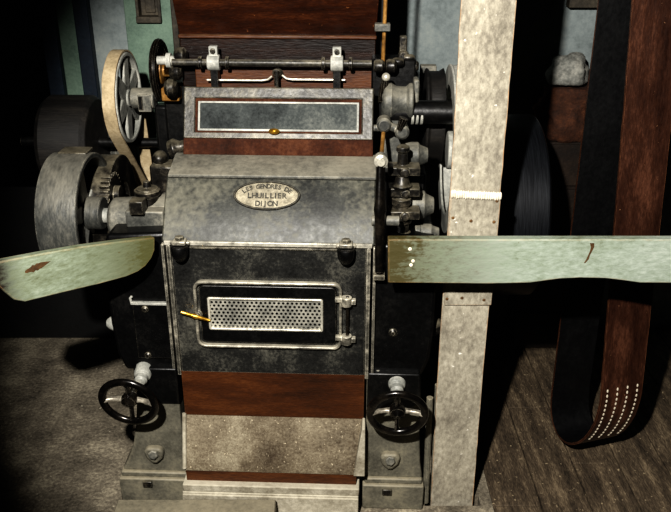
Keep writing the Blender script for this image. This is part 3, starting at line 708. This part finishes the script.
# ================================================================== BELTS
def belt(name, pts, axes, wdt, th, m, loc=None, closed=False, rag=0):
    """ribbon: pts = left-edge points, axes = width directions"""
    q = MB(); n = len(pts); vs = []; nx = 8
    P = [Vector(p) for p in pts]; A = [Vector(a).normalized() for a in axes]
    for i in range(n):
        t = (P[(i+1) % n if closed else min(i+1, n-1)] - P[(i-1) % n if closed else max(i-1, 0)]).normalized()
        nr = t.cross(A[i]).normalized()
        for sgn in (1, -1):
            for k in range(nx+1):
                pos = P[i] + A[i]*(wdt*k/nx) + nr*(th/2*sgn)
                if k in (0, nx): pos = pos + A[i]*(noise.noise((pos.z*23, k, 1))*.0018)
                if rag and i == n-1: pos = pos - t*(abs(noise.noise((k*1.7, 3, .2)))*rag)
                vs.append(pos)
    m2 = 2*(nx+1); fs = []
    for i in range(n if closed else n-1):
        a = i*m2; b = ((i+1) % n)*m2
        for k in range(nx):
            fs.append((a+k, a+k+1, b+k+1, b+k)); fs.append((a+nx+1+k, b+nx+1+k, b+nx+2+k, a+nx+2+k))
        fs.append((a, b, b+nx+1, a+nx+1)); fs.append((a+nx, a+m2-1, b+m2-1, b+nx))
    if not closed:
        for i in (0, n-1):
            for k in range(nx): fs.append((i*m2+k, i*m2+k+1, i*m2+nx+2+k, i*m2+nx+1+k))
    q._add(vs, fs)
    return q.build(name, m, None, bevel=0, loc=loc)

# wide floury belt dropping through the floor
bx0 = .322; bwid = .142
n = 70
pts = [(bx0 + .002*math.sin(i*.21), .0, 2.89 - (2.89+.2)*i/(n-1)) for i in range(n)]
gb = belt('drive_belt', pts, [(1, 0, 0)]*n, bwid, .007, 'belt_grey', loc=(bx0+bwid/2, 0, 0))
tag(gb, 'wide pale floury drive belt running straight down through the floor', 'belt')
zs0 = at(480, 191, 0).z; zs1 = at(480, 208, 0).z
def child_build(q, name, m, par, **kw):
    o = q.build(name, m, None, **kw); o.parent = par; o.matrix_parent_inverse = Matrix.Translation(-Vector(par.location)); return o
q = MB(); vs = []
# lap joint: thicker overlapping tail with a frayed lit edge and rivets
z0, z1 = at(480, 304, 0).z, zs0 - .012
q.box(bx0+.004, bx0+bwid+.004, -.0095, -.0036, z0, z1)
child_build(q, 'lap_joint', 'belt_grey', gb, bevel=.002)
q = MB()
for k in range(22):
    xx = bx0 + bwid*(k+.5)/22 + .004; q.ball((xx, -.010, z1 + .006 + noise.noise((k*.8, 0, 0))*.004 - .007*k/22), .0052, .006, .013, 8, 6)
child_build(q, 'frayed_edge', 'stitch', gb, bevel=0)
for px, py in ((454, 195), (473, 198), (497, 201), (453, 218), (471, 221), (494, 222), (452, 240), (492, 238), (462, 298), (447, 299), (484, 300)):
    c = at(px, py, -.0095); q = MB(); q.lathe((c.x, -.009, c.z), (0, -1, 0), [(0, .005), (.0015, .0045), (.0028, .002)], 12); child_build(q, 'rivet', 'rust', gb, bevel=0)

# brown leather belt: a hanging loop over a shaft out of sight above
def L(p, q_, t): return Vector(p).lerp(Vector(q_), t)
fb = Vector((.884, .10, .342)); ft = Vector((.864, .29, 1.66)); rt = Vector((.854, .57, 1.62)); rb = Vector((.805, .37, .20))
axb = Vector((.954, .30, 0)); axt = Vector((1, .04, 0))
pts = []; axs = []
ftop = fb + (ft-fb)*1.88; rtop = rb + (rt-rb)*1.88
ftop.z = rtop.z = 2.7
N1 = 40
for i in range(N1+1):
    t = i/N1; pts.append(ftop.lerp(fb, t)); axs.append(axt.lerp(axb, min(1, max(0, (t-.25)/.75))))
# bottom bend
cen = (fb+rb)/2; NB = 22
down = .225
for i in range(1, NB):
    g = PI*i/NB
    p = fb.lerp(rb, (1-math.cos(g))/2)
    p.z -= math.sin(g)**.9*down*.93
    pts.append(p); axs.append(axb)
for i in range(N1+1):
    t = i/N1; pts.append(rb.lerp(rtop, t)); axs.append(axb.lerp(axt, min(1, t/.75)))
for i in range(1, 12):
    g = PI*i/12; p = rtop.lerp(ftop, (1-math.cos(g))/2); p.z += math.sin(g)*.14; pts.append(p); axs.append(axt)
bb_ = belt('leather_belt', pts, axs, .16, .008, 'belt_brown', loc=(.93, .28, 0), closed=True)
tag(bb_, 'brown leather belt hanging in a long loop with white stitching at its bend', 'belt')
bb_.data.materials.append(MT['belt_dark'])
# inside faces take the black belt colour
ctr = {}
for p in bb_.data.polygons:
    w_ = bb_.matrix_world @ p.center if False else p.center + Vector((.93, .28, 0))
    # nearest loop segment centre: inside if the normal points to the loop's core line
    z = w_.z
    core = fb.lerp(ft, (z-.342)/(1.66-.342)).lerp(rb.lerp(rt, (z-.2)/(1.62-.2)), .5) + axb*.08
    if z < .36: core = cen + axb*.08 + Vector((0, 0, .0)); core.z = .34
    dvec = core - w_; dvec = dvec - axb*dvec.dot(axb)
    if p.normal.dot(dvec) > 0 and abs(p.normal.dot(axb)) < .6: p.material_index = 1
# lacing: four rows of pale stitches round the bend
def belt_pt(f, i0):  # fractional index
    i = int(f); t = f-i
    return pts[i].lerp(pts[i+1], t), axs[i].lerp(axs[i+1], t).normalized(), (pts[i+1]-pts[i]).normalized()
proto = None
seglen = [0]
for i in range(N1-6, N1+NB): seglen.append(seglen[-1] + (pts[i+1]-pts[i]).length)
start = N1 + .2
for r_ in range(4):
    s = -.02
    for k in range(14):
        tgt = -.03 + k*.0185
        # walk along the belt from fb
        i = N1; acc = tgt
        if acc < 0:
            p0 = fb - (pts[N1]-pts[N1-1]).normalized()*(-acc); a_ = axb; t_ = (pts[N1]-pts[N1-1]).normalized()
        else:
            while acc > (pts[i+1]-pts[i]).length: acc -= (pts[i+1]-pts[i]).length; i += 1
            t_ = (pts[i+1]-pts[i]).normalized(); p0 = pts[i] + t_*acc; a_ = axb
        nr = t_.cross(a_).normalized()
        if nr.y > 0 and nr.z > 0 or nr.y > .5: nr = -nr
        if nr.dot(p0 - Vector((cen.x, cen.y, .36))) < 0: nr = -nr
        pos = p0 + a_*(.022 + r_*.039) + nr*.0045
        if proto is None:
            q = MB(); q.ball((0, 0, 0), .0038, .0062, .0026, 8, 6)
            o = q.build('stitch', 'stitch', None, bevel=0); proto = o
        else:
            o = proto.copy(); C.objects.link(o)
        rot = Matrix((a_, nr.cross(a_), nr)).transposed().to_4x4()
        rot.translation = pos
        o.parent = bb_; o.matrix_parent_inverse = Matrix.Identity(4)
        o.matrix_basis = Matrix.Translation(-Vector((.93, .28, 0))) @ rot

# cream belt round the light pulley at the back left
cyl_c = Vector((0, .62, pc_.z)); Rb = .1615; lowc = Vector((0, .80, pc_.z-.36)); rl = .035
pts = []
dv = lowc-cyl_c; D_ = math.hypot(dv.y, dv.z); base = math.atan2(dv.z, dv.y); phi = math.acos((Rb-rl)/D_)
for i in range(33):
    g = base + phi + (2*PI-2*phi)*i/32; pts.append(cyl_c + Vector((0, math.cos(g), math.sin(g)))*Rb)
pts = [p for p in pts]
e0_, e1_ = pts[-1].copy(), None
low = []
for i in range(13):
    g = base - phi + 2*phi*i/12; low.append(lowc + Vector((0, math.cos(g), math.sin(g)))*rl)
mid1 = [pts[-1].lerp(low[0], i/14) for i in range(1, 14)]; mid2 = [low[-1].lerp(pts[0], i/14) for i in range(1, 14)]
loop = pts + mid1 + low + mid2
xl_ = pc_.x - pw - .006 - .001
loop = [M0 @ (p + Vector((xl_, 0, 0))) for p in loop]
axd = M0.to_3x3() @ Vector((1, 0, 0))
cb_ = belt('flat_belt', loop, [axd]*len(loop), .043, .006, 'belt_cream', loc=M0 @ Vector((xl_, .6, pc_.z)), closed=True)
tag(cb_, 'narrow cream belt running over the pale spoked pulley at back left', 'belt')

# ================================================================== GUARD RAILS (green painted boards)
# left board: runs from the front left corner of the mill forwards to the left
pA = at(155, 240, -.035); dirL = Vector((-.70, -.60, 0)).normalized(); nL = Vector((dirL.y, -dirL.x, 0))
if nL.y > 0: nL = -nL
def on_plane(px, py):
    d = ray(px, py); t = (pA-CAM).dot(nL)/d.dot(nL); p = CAM + d*t
    return ((p-pA).dot(dirL), p.z-pA.z)
bot = [(155, 250), (152, 258), (146, 266), (138, 272), (126, 277), (100, 284), (60, 293.5), (25, 302), (14, 300), (3, 291), (-4, 284)]
top = [(-4, 263), (3, 261), (40, 254), (80, 247), (120, 241.5), (155, 237.5)]
poly = [on_plane(*p) for p in bot+top]
ML = Matrix((dirL, nL, Vector((0, 0, 1)))).transposed().to_4x4(); ML.translation = pA
q = MB(); q.prism(poly, -.024, 0, 'XZ')
lb = q.build('guard_board', 'green_left', None, bevel=.003); lb.matrix_world = ML
tag(lb, 'green painted guard board with rounded end left of the mill', 'board')
s_, z_ = on_plane(40, 263)
q = MB(); vs = []
for i in range(15):
    f_ = i/14; w_ = .010 + .006*noise.noise((i*.9, 0, 0)); s_, z_ = on_plane(25+28*f_, 272-12*f_)
    vs += [(s_, .0006, z_+w_*.9*math.sin(PI*min(1, f_+.1))), (s_, .0006, z_-w_*.9*math.sin(PI*min(1, f_+.1)))]
q._add(vs, [(2*i, 2*i+1, 2*i+3, 2*i+2) for i in range(14)])
o = q.build('rust_stain', 'rust', lb, bevel=0)
# right board
YB = -.12
def xz(px, py): p = at(px, py, YB); return (p.x, p.z)
bot = [(388, 283), (440, 283.5), (490, 284), (530, 283), (545, 281), (560, 279), (580, 278), (605, 278.5), (622, 280.5), (640, 283), (700, 283.5), (790, 284)]
top = [(790, 239.5), (600, 239.5), (388, 239.5)]
q = MB(); q.prism([xz(*p) for p in bot+top], YB, YB+.03, 'XZ')
rb_ = q.build('guard_board', 'green', None, bevel=.003, loc=(xz(388, 260)[0], YB, 0))
tag(rb_, 'long green painted guard board crossing in front of both large belts', 'board')
q = MB(); vs = []
pp = [(592, 243, 2.2), (592.5, 247, 1.6), (591, 251, 1.1), (589, 255, .9), (587.5, 259, 1.2), (584.5, 263, .7)]
for px, py, w_ in pp: vs += [(*xz(px-w_, py),), (*xz(px+w_, py),)]
vs = [(x, YB-.0006, z) for x, z in vs]
q._add(vs, [(2*i, 2*i+1, 2*i+3, 2*i+2) for i in range(len(pp)-1)])
child_build(q, 'rust_stain', 'rust', rb_, bevel=0)
for px, py in ((410, 249), (413, 261), (411, 265)):
    c = at(px, py, YB); q = MB(); q.lathe((c.x, YB+.002, c.z), (0, -1, 0), [(0, .006), (.004, .005), (.006, .002)], 12); child_build(q, 'screw', 'stitch', rb_, bevel=0)
q = MB(); c = at(402, 262, YB+.03); q.box(c.x-.03, c.x+.03, YB+.0301, -.012, c.z-.03, c.z+.03); child_build(q, 'bracket', 'iron_black', rb_, bevel=.003)

# ================================================================== BACKGROUND THINGS
# large black drum on a stand, right of the belt
dR = .33; dY = .62; dz = 0.84
dm = empty('belt_drum', Matrix.Translation((.60, dY, 0)))
tag(dm, 'large shiny black drum on a dark stand behind the pale belt', 'drum')
q = MB(); q.lathe((-.12, 0, dz), (1, 0, 0), [(0, dR-.012), (.008, dR), (.222, dR), (.23, dR-.012)], 96); q.build('drum_shell', 'drum', dm, bevel=.003)
q = MB(); q.cyl((-.17, 0, dz), (.12, 0, dz), .03); q.build('axle', 'iron_black', dm, bevel=.002)
for s in (-.15, -.05):
    q = MB(); q.prism([(.02, 0), (.26, 0), (.05, dz+.04), (-.05, dz+.04)], s-.012, s+.012, 'YZ'); q.build('stand_leg', 'black', dm, bevel=.003)
# brown sack, grey rag bundle; crate added to black out the wall below
cx = at(566, 130, 1.0).x + .06; ztop = at(566, 147, .95).z
cr = empty('added_crate', Matrix.Translation((cx, 1.09, 0)))
tag(cr, 'added dark crate under the brown sack, standing in for wall shade', 'crate')
q = MB(); q.box(-.18, .18, -.075, .105, 0, ztop); q.build('crate_body', 'crate', cr, bevel=.004)
for i in range(5):
    q = MB(); q.box(-.185, .185, -.087, -.075, ztop*(i/5)+.01, ztop*((i+1)/5)-.008); q.build('slat', 'crate', cr, bevel=.003)
def lumpy(name, o, rx, ry, rz, m, amp, fr, seed, flat=True, top=None):
    q = MB(); q.ball((0, 0, 0), rx, ry, rz, 48, 32)
    for v in q.bm.verts:
        n_ = noise.fractal(v.co*fr + Vector((seed, 0, 0)), 1, 2, 4)
        v.co += v.co.normalized()*n_*amp
        if flat and v.co.z < -rz*.72: v.co.z = -rz*.72
    if top:
        for v in q.bm.verts:
            if v.co.z > top: v.co.z = top + (v.co.z-top)*.06
    ob = q.build(name, m, None, bevel=0, smooth=180); ob.location = Vector(o) + Vector((0, 0, rz*.72)); return ob
zr = at(566, 86, .98).z
s1_ = lumpy('brown_sack', (cx, 1.08, ztop), .17, .085, (zr-ztop)/1.6, 'sack', .05, 11, 1, top=(zr-ztop)/1.6*.72)
tag(s1_, 'crumpled rusty brown sack lying on the dark crate', 'sack')
s2_ = lumpy('rag_bundle', (at(568, 80, 1.06).x, 1.075, zr-.008+max(0, max(v.co.z for v in s1_.data.vertices)+s1_.location.z-zr+.009)), .085, .07, .066, 'rag', .022, 14, 5)
tag(s2_, 'pale grey crumpled rag bundle on top of the brown sack', 'rag')
# plank lying in front of the mill
pa = at(118, 499, -.105); pb_ = at(276, 501, -.105)
q = MB(); q.box(pa.x, pb_.x, -.22, pa.y, 0, pa.z)
pk = q.build('timber_sleeper', 'leg', None, bevel=.004, loc=((pa.x+pb_.x)/2, pa.y-.05, 0))
tag(pk, 'worn dark timber lying on the floor against the mill base', 'timber')

# ================================================================== LIGHT
ld = bpy.data.lights.new('flash', 'SPOT'); lo = bpy.data.objects.new('flash', ld); C.objects.link(lo)
lo.location = (-.36, -2.1, 2.42); ld.energy = 470; ld.shadow_soft_size = .035; ld.color = (1, .965, .91)
ld.spot_size = math.radians(56); ld.spot_blend = .4
tgt = Vector((.10, .1, .98)); lo.rotation_euler = (tgt - lo.location).to_track_quat('-Z', 'Y').to_euler()
wd = bpy.data.worlds.new('world'); scene.world = wd; wd.use_nodes = True
wd.node_tree.nodes['Background'].inputs[0].default_value = (.6, .7, .8, 1); wd.node_tree.nodes['Background'].inputs[1].default_value = .004
